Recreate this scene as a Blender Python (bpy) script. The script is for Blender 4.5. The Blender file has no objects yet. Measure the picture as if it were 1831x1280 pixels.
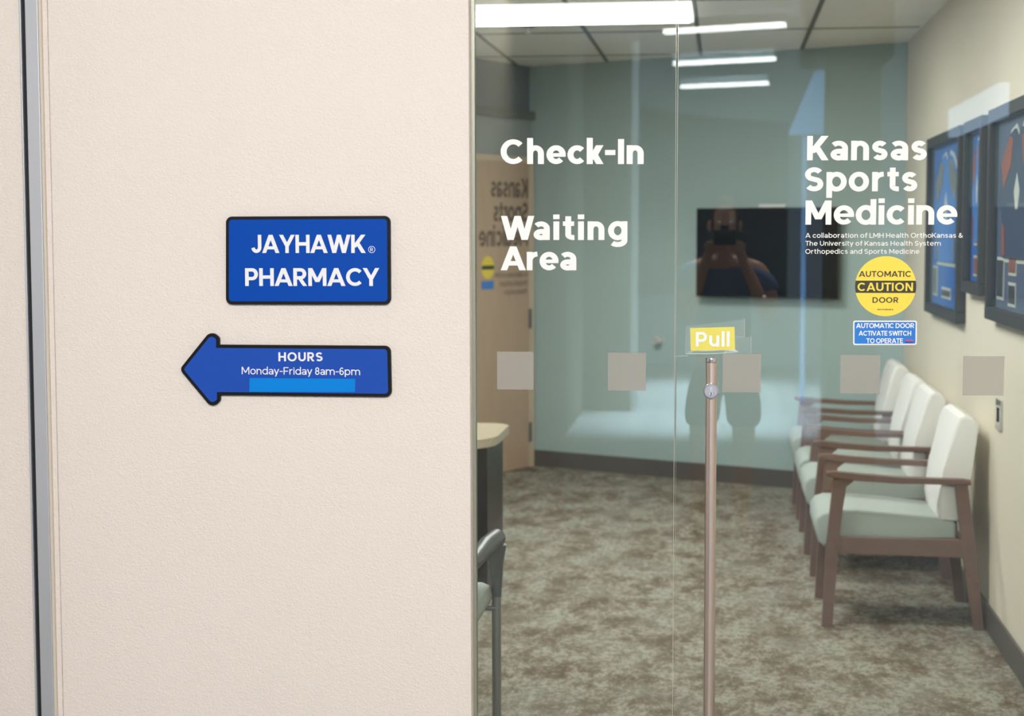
import bpy, bmesh, math, random
from mathutils import Matrix, Vector

# ------------------------------------------------------------------ camera
S = bpy.context.scene
COL = S.collection
R3 = ((0.99208316, -0.00760222, 0.12535234),
      (0.12556835, 0.0751139, -0.98923733),
      (-0.0018953, 0.99714598, 0.07547383))
FPX, CX, CY = 2997.8, 915.5, 640.0
EYE = Vector((0.0, -4.4, 1.68))
cam_d = bpy.data.cameras.new('camera')
cam_d.sensor_width = 36.0
cam_d.lens = FPX / 1831.0 * 36.0
cam_d.clip_start = 0.02
cam_d.dof.use_dof = True
cam_d.dof.focus_distance = 4.38
cam_d.dof.aperture_fstop = 4.0
cam = bpy.data.objects.new('camera', cam_d)
cam.matrix_world = Matrix.Translation(EYE) @ Matrix(R3).to_4x4()
COL.objects.link(cam)
S.camera = cam

# ------------------------------------------------------------------ world, lights, exposure
w = bpy.data.worlds.new('daylight')
S.world = w
w.use_nodes = True
w.node_tree.nodes['Background'].inputs[0].default_value = (0.62, 0.80, 1.0, 1)
w.node_tree.nodes['Background'].inputs[1].default_value = 0.55
S.view_settings.view_transform = 'Standard'
S.view_settings.look = 'None'
S.view_settings.gamma = 1.0
S.view_settings.exposure = 0.0
S.view_settings.use_curve_mapping = False


def area(name, loc, target, sx, sy, power, col):
    d = bpy.data.lights.new(name, 'AREA')
    d.shape = 'RECTANGLE'
    d.size, d.size_y = sx, sy
    d.energy = power
    d.color = col
    o = bpy.data.objects.new(name, d)
    o.location = loc
    o.rotation_euler = (Vector(target) - Vector(loc)).to_track_quat('-Z', 'Y').to_euler()
    COL.objects.link(o)
    return o


area('corridor_light_panel', (-1.0, -2.9, 3.33), (-1.0, -1.6, 0.4), 3.6, 1.2, 9, (1.0, 0.985, 0.975))
area('corridor_wash_fill', (-0.1, -5.5, 3.32), (-0.9, 0.0, 0.3), 2.2, 0.3, 258, (1.0, 0.975, 0.952))  # added fill lamp out of view, evens the light down the cream wall
sky_l = area('skylight', (-0.15, -11.9, 6.5), (-0.15, -11.9, 0.0), 1.4, 4.4, 1150, (0.62, 0.82, 1.0))
sky_l.data.spread = 0.5


# ------------------------------------------------------------------ helpers
def px(x, y, Y):
    """point of the plane y = Y seen at photograph pixel (x, y)"""
    v = Matrix(R3) @ Vector((x - CX, -(y - CY), -FPX))
    return EYE + v * ((Y - EYE.y) / v.y)


def lin(r, g, b):
    f = lambda c: (c / 255 / 12.92) if c / 255 <= 0.04045 else ((c / 255 + 0.055) / 1.055) ** 2.4
    return (f(r), f(g), f(b), 1.0)


MATS = {}


def mat(name, rgb, rough=0.5, metal=0.0, emit=0.0, spec=0.5, coat=0.0):
    if name in MATS:
        return MATS[name]
    m = bpy.data.materials.new(name)
    m.use_nodes = True
    b = m.node_tree.nodes['Principled BSDF']
    b.inputs['Base Color'].default_value = lin(*rgb)
    b.inputs['Roughness'].default_value = rough
    b.inputs['Metallic'].default_value = metal
    b.inputs['Specular IOR Level'].default_value = spec
    b.inputs['Coat Weight'].default_value = coat
    if emit:
        b.inputs['Emission Color'].default_value = lin(*rgb)
        b.inputs['Emission Strength'].default_value = emit
    MATS[name] = m
    return m


def nodes(m):
    nt = m.node_tree
    return nt, nt.nodes, nt.links, nt.nodes['Principled BSDF']


def noise(nt, scale, detail=4, rough=0.5, vec=None, dist=0.0):
    n = nt.nodes.new('ShaderNodeTexNoise')
    n.inputs['Scale'].default_value = scale
    n.inputs['Detail'].default_value = detail
    n.inputs['Roughness'].default_value = rough
    n.inputs['Distortion'].default_value = dist
    if vec is not None:
        nt.links.new(vec, n.inputs['Vector'])
    return n


def position(nt, scale=(1, 1, 1), rot=(0, 0, 0), obj=False):
    g = nt.nodes.new('ShaderNodeTexCoord') if obj else nt.nodes.new('ShaderNodeNewGeometry')
    mp = nt.nodes.new('ShaderNodeMapping')
    mp.inputs['Scale'].default_value = scale
    mp.inputs['Rotation'].default_value = rot
    nt.links.new(g.outputs['Object' if obj else 'Position'], mp.inputs['Vector'])
    return mp.outputs['Vector']


def ramp(nt, src, stops):
    r = nt.nodes.new('ShaderNodeValToRGB')
    e = r.color_ramp.elements
    e[0].position, e[0].color = stops[0]
    e[1].position, e[1].color = stops[-1]
    for p, c in stops[1:-1]:
        k = e.new(p)
        k.color = c
    nt.links.new(src, r.inputs['Fac'])
    return r.outputs['Color']


def mixc(nt, fac, a, b):
    m = nt.nodes.new('ShaderNodeMix')
    m.data_type = 'RGBA'
    for sock, v in ((m.inputs[0], fac), (m.inputs[6], a), (m.inputs[7], b)):
        if hasattr(v, 'node'):
            nt.links.new(v, sock)
        else:
            sock.default_value = v
    return m.outputs[2]


def bump(m, height, strength, distance):
    nt, N, L, b = nodes(m)
    bp = N.new('ShaderNodeBump')
    bp.inputs['Strength'].default_value = strength
    bp.inputs['Distance'].default_value = distance
    L.new(height, bp.inputs['Height'])
    L.new(bp.outputs['Normal'], b.inputs['Normal'])


def vinyl(name, rgb, scale=150, strength=0.35, dist=0.0018):
    m = mat(name, rgb, 0.62, spec=0.35)
    nt = m.node_tree
    v = position(nt, (1, 1, 1.25))
    n = noise(nt, scale, 2, 0.45, v, 0.9)
    bump(m, n.outputs['Fac'], strength, dist)
    n2 = noise(nt, 2.2, 3, 0.5, v)
    base = mat(name, rgb).node_tree.nodes['Principled BSDF'].inputs['Base Color']
    a = lin(*rgb)
    b2 = lin(*[c * 0.985 for c in rgb])
    nt.links.new(mixc(nt, n2.outputs['Fac'], a, b2), base)
    return m


def wood(name, c1, c2, scale=(3, 40, 40), rough=0.4):
    m = mat(name, c1, rough)
    nt, N, L, b = nodes(m)
    n = noise(nt, 1.0, 5, 0.6, position(nt, scale), 0.6)
    L.new(mixc(nt, n.outputs['Fac'], lin(*c1), lin(*c2)), b.inputs['Base Color'])
    return m


def fabric(name, c, scale=600):
    m = mat(name, c, 0.75, spec=0.3)
    nt, N, L, b = nodes(m)
    n = noise(nt, scale, 2, 0.5, position(nt))
    bump(m, n.outputs['Fac'], 0.15, 0.001)
    return m


def clear(name, tint, refl=1.0, rough=0.0, graze=0.95):
    """a clear pane: light passes straight through with a tint, the faces mirror by Schlick's law"""
    m = bpy.data.materials.new(name)
    m.use_nodes = True
    nt = m.node_tree
    N, L = nt.nodes, nt.links
    N.clear()
    out = N.new('ShaderNodeOutputMaterial')
    mx = N.new('ShaderNodeMixShader')
    t = N.new('ShaderNodeBsdfTransparent')
    t.inputs[0].default_value = tint
    g = N.new('ShaderNodeBsdfGlossy')
    g.inputs['Color'].default_value = (0.95, 0.98, 1.0, 1)
    g.inputs['Roughness'].default_value = rough
    lw = N.new('ShaderNodeLayerWeight')
    lw.inputs['Blend'].default_value = 0.5
    p = N.new('ShaderNodeMath')
    p.operation = 'POWER'
    p.inputs[1].default_value = 5.0
    L.new(lw.outputs['Facing'], p.inputs[0])
    q = N.new('ShaderNodeMath')
    q.operation = 'MULTIPLY_ADD'
    q.inputs[1].default_value = graze
    q.inputs[2].default_value = 0.042 * refl
    L.new(p.outputs[0], q.inputs[0])
    L.new(q.outputs[0], mx.inputs[0])
    L.new(t.outputs[0], mx.inputs[1])
    L.new(g.outputs[0], mx.inputs[2])
    L.new(mx.outputs[0], out.inputs[0])
    return m


def veil(name, rgb, alpha, rough=0.6):
    """thin translucent film"""
    m = mat(name, rgb, rough)
    m.node_tree.nodes['Principled BSDF'].inputs['Alpha'].default_value = alpha
    return m


def link(name, me, m=None, parent=None):
    o = bpy.data.objects.new(name, me)
    COL.objects.link(o)
    if m:
        me.materials.append(m)
    if parent:
        o.parent = parent
    return o


def build(name, bm, m, parent=None, smooth=False):
    bmesh.ops.recalc_face_normals(bm, faces=bm.faces)
    me = bpy.data.meshes.new(name)
    bm.to_mesh(me)
    bm.free()
    if smooth:
        for p in me.polygons:
            p.use_smooth = True
        try:
            me.set_sharp_from_angle(angle=math.radians(38))
        except Exception:
            pass
    return link(name, me, m, parent)


def tag(o, label, cat, group=None, kind=None):
    o['label'] = label
    o['category'] = cat
    if group:
        o['group'] = group
    if kind:
        o['kind'] = kind
    return o


def struct(o, kind='structure'):
    o['kind'] = kind
    return o


def empty(name, loc, rz=0.0):
    o = bpy.data.objects.new(name, None)
    o.location = loc
    o.rotation_euler = (0, 0, rz)
    o.empty_display_size = 0.1
    COL.objects.link(o)
    return o


def local(o, parent):
    """parent a mesh built in world coordinates under a placed Empty"""
    o.parent = parent
    o.matrix_parent_inverse = (Matrix.Translation(parent.location) @ parent.rotation_euler.to_matrix().to_4x4()).inverted()
    return o


def box(bm, a, b, bev=0.0, mtx=None):
    r = bmesh.ops.create_cube(bm, size=1.0)
    vs = r['verts']
    for v in vs:
        v.co = Vector([(a[i] + b[i]) / 2 + v.co[i] * (b[i] - a[i]) for i in range(3)])
    if bev:
        es = {e for v in vs for e in v.link_edges}
        rr = bmesh.ops.bevel(bm, geom=list(es), offset=bev, segments=2, affect='EDGES', profile=0.5)
        vs = list({v for f in rr['faces'] for v in f.verts} | {v for v in vs if v.is_valid})
    if mtx is not None:
        bmesh.ops.transform(bm, matrix=mtx, verts=vs)
    return bm


def hexa(bm, bot, top, bev=0.0):
    """eight-corner solid: bot and top are four points each, same order"""
    vs = [bm.verts.new(p) for p in list(bot) + list(top)]
    fs = [(3, 2, 1, 0), (4, 5, 6, 7)] + [(i, (i + 1) % 4, (i + 1) % 4 + 4, i + 4) for i in range(4)]
    es = set()
    for f in fs:
        fa = bm.faces.new([vs[i] for i in f])
        es |= set(fa.edges)
    if bev:
        bmesh.ops.bevel(bm, geom=list(es), offset=bev, segments=2, affect='EDGES', profile=0.5)
    return bm


def prism(bm, pts, d, up):
    """extrude a 3D polygon by the vector d"""
    a = [bm.verts.new(p) for p in pts]
    b = [bm.verts.new(Vector(p) + Vector(d)) for p in pts]
    bm.faces.new(a)
    bm.faces.new(list(reversed(b)))
    n = len(a)
    for i in range(n):
        bm.faces.new((a[i], a[(i + 1) % n], b[(i + 1) % n], b[i]))
    return bm


def tube(bm, pts, r, seg=12, caps=True):
    pts = [Vector(p) for p in pts]
    rs = r if isinstance(r, (list, tuple)) else [r] * len(pts)
    rings = []
    up = None
    for i, p in enumerate(pts):
        t = (pts[min(i + 1, len(pts) - 1)] - pts[max(i - 1, 0)]).normalized()
        if up is None:
            up = Vector((0, 0, 1)) if abs(t.z) < 0.9 else Vector((1, 0, 0))
        x = t.cross(up).normalized()
        up = x.cross(t).normalized()
        rings.append([bm.verts.new(p + (x * math.cos(2 * math.pi * k / seg) + up * math.sin(2 * math.pi * k / seg)) * rs[i]) for k in range(seg)])
    for a, b in zip(rings, rings[1:]):
        for k in range(seg):
            bm.faces.new((a[k], a[(k + 1) % seg], b[(k + 1) % seg], b[k]))
    if caps:
        bm.faces.new(list(reversed(rings[0])))
        bm.faces.new(rings[-1])
    return bm


def lathe(bm, prof, c, axis='z', seg=32):
    """revolve (radius, height) pairs about an axis through c"""
    rings = []
    for r, h in prof:
        ring = []
        for k in range(seg):
            a = 2 * math.pi * k / seg
            if axis == 'z':
                p = (c[0] + r * math.cos(a), c[1] + r * math.sin(a), c[2] + h)
            elif axis == 'y':
                p = (c[0] + r * math.cos(a), c[1] + h, c[2] + r * math.sin(a))
            else:
                p = (c[0] + h, c[1] + r * math.cos(a), c[2] + r * math.sin(a))
            ring.append(bm.verts.new(p))
        rings.append(ring)
    for a, b in zip(rings, rings[1:]):
        for k in range(seg):
            bm.faces.new((a[k], a[(k + 1) % seg], b[(k + 1) % seg], b[k]))
    bm.faces.new(rings[0])
    bm.faces.new(rings[-1])
    return bm


def inset(P, d):
    """move every side of a counter-clockwise polygon inwards by d"""
    out = []
    n = len(P)
    for i in range(n):
        a, b, c = Vector(P[i - 1]), Vector(P[i]), Vector(P[(i + 1) % n])
        u, v = (b - a).normalized(), (c - b).normalized()
        nu, nv = Vector((-u.y, u.x)), Vector((-v.y, v.x))
        k = (nu + nv)
        out.append(b + k * (d / max(0.15, 1 + nu.dot(nv))))
    return out


def rounded(P, R, n=7):
    out = []
    m = len(P)
    for i in range(m):
        a, b, c = Vector(P[i - 1]), Vector(P[i]), Vector(P[(i + 1) % m])
        r = R[i] if isinstance(R, (list, tuple)) else R
        if r <= 1e-6:
            out.append(b)
            continue
        u, v = (a - b).normalized(), (c - b).normalized()
        ang = u.angle(v)
        t = r / math.tan(ang / 2)
        p, q = b + u * t, b + v * t
        cc = b + (u + v).normalized() * (r / math.sin(ang / 2))
        a0 = math.atan2(p.y - cc.y, p.x - cc.x)
        a1 = math.atan2(q.y - cc.y, q.x - cc.x)
        da = (a1 - a0 + math.pi) % (2 * math.pi) - math.pi
        for k in range(n + 1):
            th = a0 + da * k / n
            out.append(Vector((cc.x + r * math.cos(th), cc.y + r * math.sin(th))))
    return out


def plate(bm, P2, y0, y1):
    """2D outline in x,z extruded from y0 (front) to y1"""
    return prism(bm, [Vector((p[0], y0, p[1])) for p in P2], (0, y1 - y0, 0), None)


def children(o):
    return [c for c in bpy.data.objects if c.parent == o]


def copy_tree(o, parent=None):
    c = o.copy()
    COL.objects.link(c)
    if parent:
        c.parent = parent
    for ch in children(o):
        copy_tree(ch, c)
    return c


# ------------------------------------------------------------------ stroke lettering
def arc(cx, cy, rx, ry, a0, a1, n=14):
    return [(cx + rx * math.cos(math.radians(a0 + (a1 - a0) * k / n)), cy + ry * math.sin(math.radians(a0 + (a1 - a0) * k / n))) for k in range(n + 1)]


def ribbon(P, s, t, closed=False):
    n = len(P)
    L, Rr = [], []
    for i in range(n):
        if closed:
            a, b, c = Vector(P[i - 1]), Vector(P[i]), Vector(P[(i + 1) % n])
        else:
            a, b, c = Vector(P[max(i - 1, 0)]), Vector(P[i]), Vector(P[min(i + 1, n - 1)])
        u = (b - a).normalized() if (b - a).length > 1e-9 else (c - b).normalized()
        v = (c - b).normalized() if (c - b).length > 1e-9 else u
        nu, nv = Vector((-u.y, u.x)), Vector((-v.y, v.x))
        k = (nu + nv) / max(0.35, 1 + nu.dot(nv))
        off = Vector((k.x * s / 2, k.y * t / 2))
        L.append(b + off)
        Rr.append(b - off)
    q = []
    for i in range(n if closed else n - 1):
        j = (i + 1) % n
        q.append((Rr[i], Rr[j], L[j], L[i]))
    return q


def glyph(ch, s, t, X):
    hw = s * 1.12
    Q = []

    def rect(x0, y0, x1, y1):
        Q.append([((x0, y0), (x1, y0), (x1, y1), (x0, y1))])

    def diag(x0, y0, x1, y1, w_=None):
        h = (w_ or hw) / 2
        if y0 > y1:
            x0, y0, x1, y1 = x1, y1, x0, y0
        Q.append([((x0 - h, y0), (x0 + h, y0), (x1 + h, y1), (x1 - h, y1))])

    def rib(P, closed=False):
        Q.append(ribbon(P, s, t, closed))

    def ell(x0, y0, x1, y1):
        rib(arc((x0 + x1) / 2, (y0 + y1) / 2, (x1 - x0 - s) / 2, (y1 - y0 - t) / 2, 0, 360, 32)[:-1], True)

    def ess(W, H):
        rx, ry = (W - s) / 2, (H - t) / 4
        rib(arc(W / 2, H - t / 2 - ry, rx, ry, 28, 232, 14) + arc(W / 2, t / 2 + ry, rx, ry, 52, -152, 14))

    W = 0.7
    if ch == 'A':
        W = 1.02 + s * 0.2
        diag(hw / 2, 0, W / 2, 1); diag(W - hw / 2, 0, W / 2, 1); rect(W * .24, .2, W * .76, .2 + t * .9)
    elif ch == 'C':
        W = .98
        rib(arc(.52, .5, .52 - s / 2, .5 - t / 2, 42, 318, 26))
    elif ch == 'D':
        W = .9
        rect(0, 0, s, 1); rib([(s / 2, 1 - t / 2)] + arc(W - .48, .5, .48 - s / 2, .5 - t / 2, 90, -90, 18) + [(s / 2, t / 2)])
    elif ch == 'E':
        W = .7
        rect(0, 0, s, 1); rect(0, 0, W, t); rect(0, 1 - t, W, 1); rect(0, .5 - t / 2, W * .92, .5 + t / 2)
    elif ch == 'F':
        W = .68
        rect(0, 0, s, 1); rect(0, 1 - t, W, 1); rect(0, .46 - t / 2, W * .9, .46 + t / 2)
    elif ch == 'H':
        W = .86
        rect(0, 0, s, 1); rect(W - s, 0, W, 1); rect(0, .5 - t / 2, W, .5 + t / 2)
    elif ch == 'I':
        W = s
        rect(0, 0, s, 1)
    elif ch == 'J':
        W = .62
        rib([(W - s / 2, 1), (W - s / 2, .32)] + arc(W / 2, .32, (W - s) / 2, .32 - t / 2, -5, -172, 14))
    elif ch == 'K':
        W = .84 + s * .2
        rect(0, 0, s, 1); diag(s * .75, .3, W - hw * .62, 1, hw * 1.12); diag(W * .42, .56, W - hw * .56, 0, hw * 1.1)
    elif ch == 'L':
        W = .66
        rect(0, 0, s, 1); rect(0, 0, W, t)
    elif ch == 'M':
        W = 1.06
        rect(0, 0, s, 1); rect(W - s, 0, W, 1); diag(hw / 2, 1, W / 2, .22); diag(W - hw / 2, 1, W / 2, .22)
    elif ch == 'N':
        W = .88
        rect(0, 0, s, 1); rect(W - s, 0, W, 1); diag(hw / 2, 1, W - hw / 2, 0)
    elif ch == 'O':
        W = 1.06
        ell(0, -.01, W, 1.01)
    elif ch == 'P':
        W = .76
        rect(0, 0, s, 1); rib([(s / 2, 1 - t / 2)] + arc(W - .34, .66, .34 - s / 2, .34 - t / 2, 90, -90, 14) + [(s / 2, .32 + t / 2)])
    elif ch == 'R':
        W = .8
        rect(0, 0, s, 1); rib([(s / 2, 1 - t / 2)] + arc(W - .38, .68, .34 - s / 2, .32 - t / 2, 90, -90, 14) + [(s / 2, .36 + t / 2)])
        diag(W * .48, .42, W - hw / 2, 0)
    elif ch == 'S':
        W = .76
        ess(W, 1)
    elif ch == 'T':
        W = .8
        rect(0, 1 - t, W, 1); rect(W / 2 - s / 2, 0, W / 2 + s / 2, 1)
    elif ch == 'U':
        W = .86
        rib([(s / 2, 1)] + arc(W / 2, .4, (W - s) / 2, .4 - t / 2, 180, 360, 18) + [(W - s / 2, 1)])
    elif ch == 'V':
        W = 1.0
        diag(hw / 2, 1, W / 2, 0); diag(W - hw / 2, 1, W / 2, 0)
    elif ch == 'W':
        W = 1.4
        h = hw * .96
        diag(h / 2, 1, W * .29, 0, h); diag(W * .29, 0, W / 2, 1, h); diag(W / 2, 1, W * .71, 0, h); diag(W * .71, 0, W - h / 2, 1, h)
    elif ch == 'Y':
        W = .96
        diag(hw / 2, 1, W / 2, .38); diag(W - hw / 2, 1, W / 2, .38); rect(W / 2 - s / 2, 0, W / 2 + s / 2, .42)
    elif ch == '8':
        W = .6
        ell(.03, .5 - t / 2, W - .03, 1); ell(0, 0, W, .5 + t / 2)
    elif ch == '6':
        W = .6
        ell(0, 0, W, .62); rib([(s / 2, .3)] + arc(W / 2 + .02, .5, W / 2 - s / 2 + .02, .5 - t / 2, 180, 50, 14))
    elif ch == '-':
        W = .42
        rect(0, .36, W, .36 + t)
    elif ch == '&':
        W = .84
        ell(.12, .5 - t / 3, .56, 1.0); rib(arc(.34, .28, .34 - s / 2, .28 - t / 2, 90, 330, 18)); diag(.2, .6, W - hw / 2, 0); diag(.6, .14, W - hw / 3, .48)
    elif ch in 'odbpqgc':
        W = .78 * X / .75 if ch != 'c' else .72 * X / .75
        C = .78 * X / .75
        if ch == 'c':
            rib(arc(C / 2, X / 2, (C - s) / 2, (X - t) / 2, 42, 318, 24))
        else:
            ell(0, -.01, C, X + .01)
        if ch == 'd':
            rect(C - s, 0, C, 1.05)
        if ch == 'b':
            rect(0, 0, s, 1.05)
        if ch == 'p':
            rect(0, -.27, s, X)
        if ch == 'g':
            rib([(C - s / 2, X), (C - s / 2, -.02)] + arc(C / 2, -.02, (C - s) / 2, .27 - t / 2, 0, -142, 14))
    elif ch == 'e':
        C = .78 * X / .75
        W = C
        rib([(s * .6, X * .46), (C - s * .5, X * .46)][:0] + arc(C / 2, X / 2, (C - s) / 2, (X - t) / 2, -3, 318, 28))
        rect(s * .5, X / 2 - t * .42, C - s * .02, X / 2 + t * .3)
    elif ch == 'a':
        W = .66 * X / .75
        rib(arc(W * .46, X - .3, W * .54 - s / 2, .3 - t / 2, 142, 0, 14)[:-1] + [(W - s / 2, X - .3), (W - s / 2, 0)])
        rib(arc(W * .46, X * .29, W * .46 - s / 2, X * .3 - t / 2, 0, 360, 26)[:-1], True)
        rect(W * .45, X * .59 - t, W - s * .4, X * .59)
    elif ch in 'nhmr':
        W = .68 * X / .75
        A = W
        top = 1.05 if ch == 'h' else X
        rect(0, 0, s, top)
        if ch == 'r':
            W = .46 * X / .75
            rib(arc(W * .98, X - .36, W * .98 - s / 2, .36 - t / 2 + .01, 180, 92, 10))
        else:
            rib(arc(A / 2, X - .33, (A - s) / 2, .33 - t / 2, 180, 0, 18) + [(A - s / 2, 0)])
            if ch == 'm':
                o = A - s
                rib([(x + o, y) for x, y in arc(A / 2, X - .33, (A - s) / 2, .33 - t / 2, 180, 0, 18) + [(A - s / 2, 0)]])
                W = A + o
    elif ch == 'u':
        W = .68 * X / .75
        rib([(s / 2, X)] + arc(W / 2, .33, (W - s) / 2, .33 - t / 2, 180, 360, 18)); rect(W - s, 0, W, X)
    elif ch == 'i':
        W = s
        rect(0, 0, s, X); rect(-.01, X + .09, s + .01, X + .09 + t * .95)
    elif ch == 'l':
        W = s
        rect(0, 0, s, 1.05)
    elif ch == 't':
        W = .48
        x = .1 + s / 2
        rib([(x, .98), (x, .22)] + arc(x + .22, .22, .22, .22 - t / 2, 180, 280, 10)); rect(0, X - t * .92, W * .97, X)
    elif ch == 'f':
        W = .46
        x = .1 + s / 2
        rib([(x, 0), (x, .84)] + arc(x + .2, .84, .2, .22 - t / 2, 180, 80, 10)); rect(0, X - t * .92, W, X)
    elif ch == 's':
        W = .58 * X / .75
        ess(W, X)
    elif ch == 'k':
        W = .68
        rect(0, 0, s, 1.05); diag(s * .8, X * .24, W - hw * .56, X, hw * 1.1); diag(W * .42, X * .55, W - hw * .54, 0, hw * 1.08)
    elif ch == 'v':
        W = .74
        diag(hw / 2, X, W / 2, 0); diag(W - hw / 2, X, W / 2, 0)
    elif ch == 'y':
        W = .74
        diag(hw / 2, X, W / 2, 0); diag(W - hw / 2, X, W * .3, -.27)
    return Q, W


SLANT = set('AVWYTKLkvy')


def lay(text, s, t, X, width):
    """list of (char, x offset, quads, x scale) so that the whole line is `width` cap-heights wide"""
    items, gaps = [], []
    for i, c in enumerate(text):
        if c == ' ':
            items.append((c, [], .2))
        else:
            q, W = glyph(c, s, t, X)
            items.append((c, q, W))
        if i:
            p = text[i - 1]
            g = 1.0
            pair = p + c
            if pair in ('CA', 'AY', 'YH', 'WK', 'AW', 'HA', 'Wa', 'AC', 'CY', 'TO', 'TA', 'AT', 'AU', 'VA', 'AV', 'LT', 'Yo', 'ay', 'ly'):
                g = -0.2 if pair in ('AY', 'AW', 'Wa', 'AT', 'VA', 'AV', 'TA', 'CY') else 0.5
            elif p in SLANT or c in SLANT:
                g = 0.55
            elif p in 'Ooecbdpg' and c in 'Ooecdqg':
                g = 0.65
            elif p == ' ' or c == ' ':
                g = 0.9
            gaps.append(g)
    base = sum(w_ for _, _, w_ in items)
    G = sum(gaps) or 1
    gap = (width - base) / G
    gap = min(max(gap, 0.07), 0.17)
    sc = width / (base + gap * G)
    out, x = [], 0.0
    for i, (c, q, w_) in enumerate(items):
        if i:
            x += gap * gaps[i - 1]
        if q:
            out.append((c, x * sc, q, sc))
        x += w_
    return out


def letter_bm(bm, items, o, ux, uz, cap, th, n, mirror=1):
    """add glyphs to a bmesh: o origin, ux/uz unit directions, n outward normal, th film thickness"""
    for c, x0, q, sc in items:
        for k, stroke in enumerate(q):                  # strokes lie a hair above one another where they cross
            vs = {}
            sides = {}
            for f in stroke:
                P = [o + (ux * (x0 + p[0] * sc) + uz * p[1]) * cap for p in f]
                a = []
                for p in P:
                    key = (round(p.x, 6), round(p.y, 6), round(p.z, 6))
                    if key not in vs:
                        vs[key] = bm.verts.new(p + n * (th + 0.00006 * k))
                    if vs[key] not in a:
                        a.append(vs[key])
                if len(a) > 2:
                    try:
                        bm.faces.new(a)
                    except ValueError:
                        pass


def words(text, xl, xr, base, top, Y, s, t, X, m, parent, each=False, name='text_line', base_r=None, th=0.0006, mesh_y=None):
    """lettering on the plane y = Y, measured in photograph pixels"""
    a, b = px(xl, base, Y), px(xr, base if base_r is None else base_r, Y)
    c = px(xl, top, Y)
    ux = (b - a).normalized()
    uz = Vector((0, 0, 1))
    cap = (c - a).z
    it = lay(text, s, t, X, (b - a).length / cap)
    n = Vector((0, -1, 0))
    if each:
        for g in it:
            bm = bmesh.new()
            letter_bm(bm, [g], a, ux, uz, cap, th, n)
            local(build(name, bm, m), parent)
    else:
        bm = bmesh.new()
        letter_bm(bm, it, a, ux, uz, cap, th, n)
        local(build(name, bm, m), parent)


# ------------------------------------------------------------------ materials
M_cream = vinyl('cream_vinyl', (238, 228, 220), 150, 0.75, 0.003)
M_tan = vinyl('tan_wallcovering', (234, 224, 206), 220, 0.25, 0.001)
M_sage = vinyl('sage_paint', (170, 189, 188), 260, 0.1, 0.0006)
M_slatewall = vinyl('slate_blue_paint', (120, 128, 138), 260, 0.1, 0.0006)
M_ceil = mat('ceiling_tile', (246, 244, 238), 0.9)
M_grid = mat('ceiling_grid', (112, 112, 108), 0.6)
M_base = mat('baseboard_vinyl', (92, 86, 84), 0.45)
M_alu = mat('brushed_aluminium', (204, 208, 214), 0.5, 0.7)
M_alu_dark = mat('dark_aluminium', (120, 122, 124), 0.5, 0.6)  # darker aluminium tone for the hinges
M_steel = mat('brushed_steel', (224, 208, 198), 0.33, 1.0)
M_chrome = mat('chrome', (215, 215, 220), 0.12, 1.0)
M_black = mat('black_plastic', (18, 18, 22), 0.5, spec=0.2)
M_gasket = mat('black_gasket', (28, 30, 31), 0.7)
M_trim = mat('cream_trim', (214, 203, 188), 0.6)
M_white_film = mat('white_vinyl_film', (246, 246, 244), 0.5)
M_white_print = mat('white_print', (240, 240, 242), 0.5)
M_blue_sign = mat('blue_sign_face', (0, 72, 172), 0.5, spec=0.12)
M_blue_arrow = mat('blue_arrow_face', (34, 80, 178), 0.5, spec=0.12)
M_tape = mat('light_blue_tape', (0, 132, 222), 0.45, spec=0.15)
M_yellow = mat('yellow_film', (250, 222, 70), 0.5)
M_lemon = mat('lemon_label', (244, 230, 62), 0.5)
M_ink = mat('dark_ink', (44, 38, 20), 0.5)
M_sticker_blue = mat('sticker_blue', (10, 122, 216), 0.45)
M_red = mat('red_print', (222, 62, 110), 0.5)
M_navy = mat('navy_print', (22, 48, 120), 0.5)
M_glass = clear('green_tinted_glass', (0.925, 0.965, 0.945, 1))
M_pic_glass = clear('picture_glass', (0.985, 0.99, 0.99, 1), 0.3, 0.0, 0.22)
M_frost = veil('frosted_film', (180, 175, 167), 0.52)
M_cleartape = veil('clear_tape', (215, 225, 225), 0.07, 0.15)
M_smear = veil('tape_crease', (240, 248, 250), 0.9, 0.2)
M_edge = mat('glass_edge', (188, 194, 178), 0.2)
M_edge_dark = mat('glass_channel', (150, 152, 138), 0.35, 0.4)
M_walnut = wood('walnut_brown_wood', (124, 96, 86), (104, 78, 70))
M_maple = wood('maple_veneer', (206, 176, 152), (190, 158, 134), (30, 30, 2))
M_desk = wood('dark_laminate', (40, 37, 45), (30, 28, 35), (4, 4, 60), 0.35)
M_stone = mat('speckled_worktop', (216, 198, 160), 0.35)
_nt = M_stone.node_tree
_n = noise(_nt, 160, 4, 0.6, position(_nt))
_nt.links.new(ramp(_nt, _n.outputs['Fac'], [(0.35, lin(164, 148, 126)), (0.6, lin(194, 182, 160))]), _nt.nodes['Principled BSDF'].inputs['Base Color'])
M_seat = fabric('mint_white_vinyl', (170, 177, 171))
M_back = fabric('warm_white_vinyl', (236, 232, 230))
M_greyarm = mat('charcoal_plastic', (84, 84, 88), 0.35)
M_greymetal = mat('grey_steel_tube', (148, 150, 152), 0.35, 0.7)
M_frame = mat('dark_frame', (46, 44, 44), 0.45)
M_mat_blue = mat('blue_mat_sky_reflection', (30, 100, 190), 0.7)  # blue mat, brightened in colour for the sky reflected in its glass
M_mat_slate = mat('blue_mat_room_reflection', (78, 92, 122), 0.7)  # same blue mat, greyed in colour for the room reflected in its glass
M_jersey = fabric('jersey_blue', (70, 128, 206))
M_jersey_slate = fabric('jersey_slate', (60, 72, 100))
M_rust = fabric('jersey_rust', (150, 84, 70))
M_cord = mat('white_outline', (206, 206, 200), 0.6)
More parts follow.
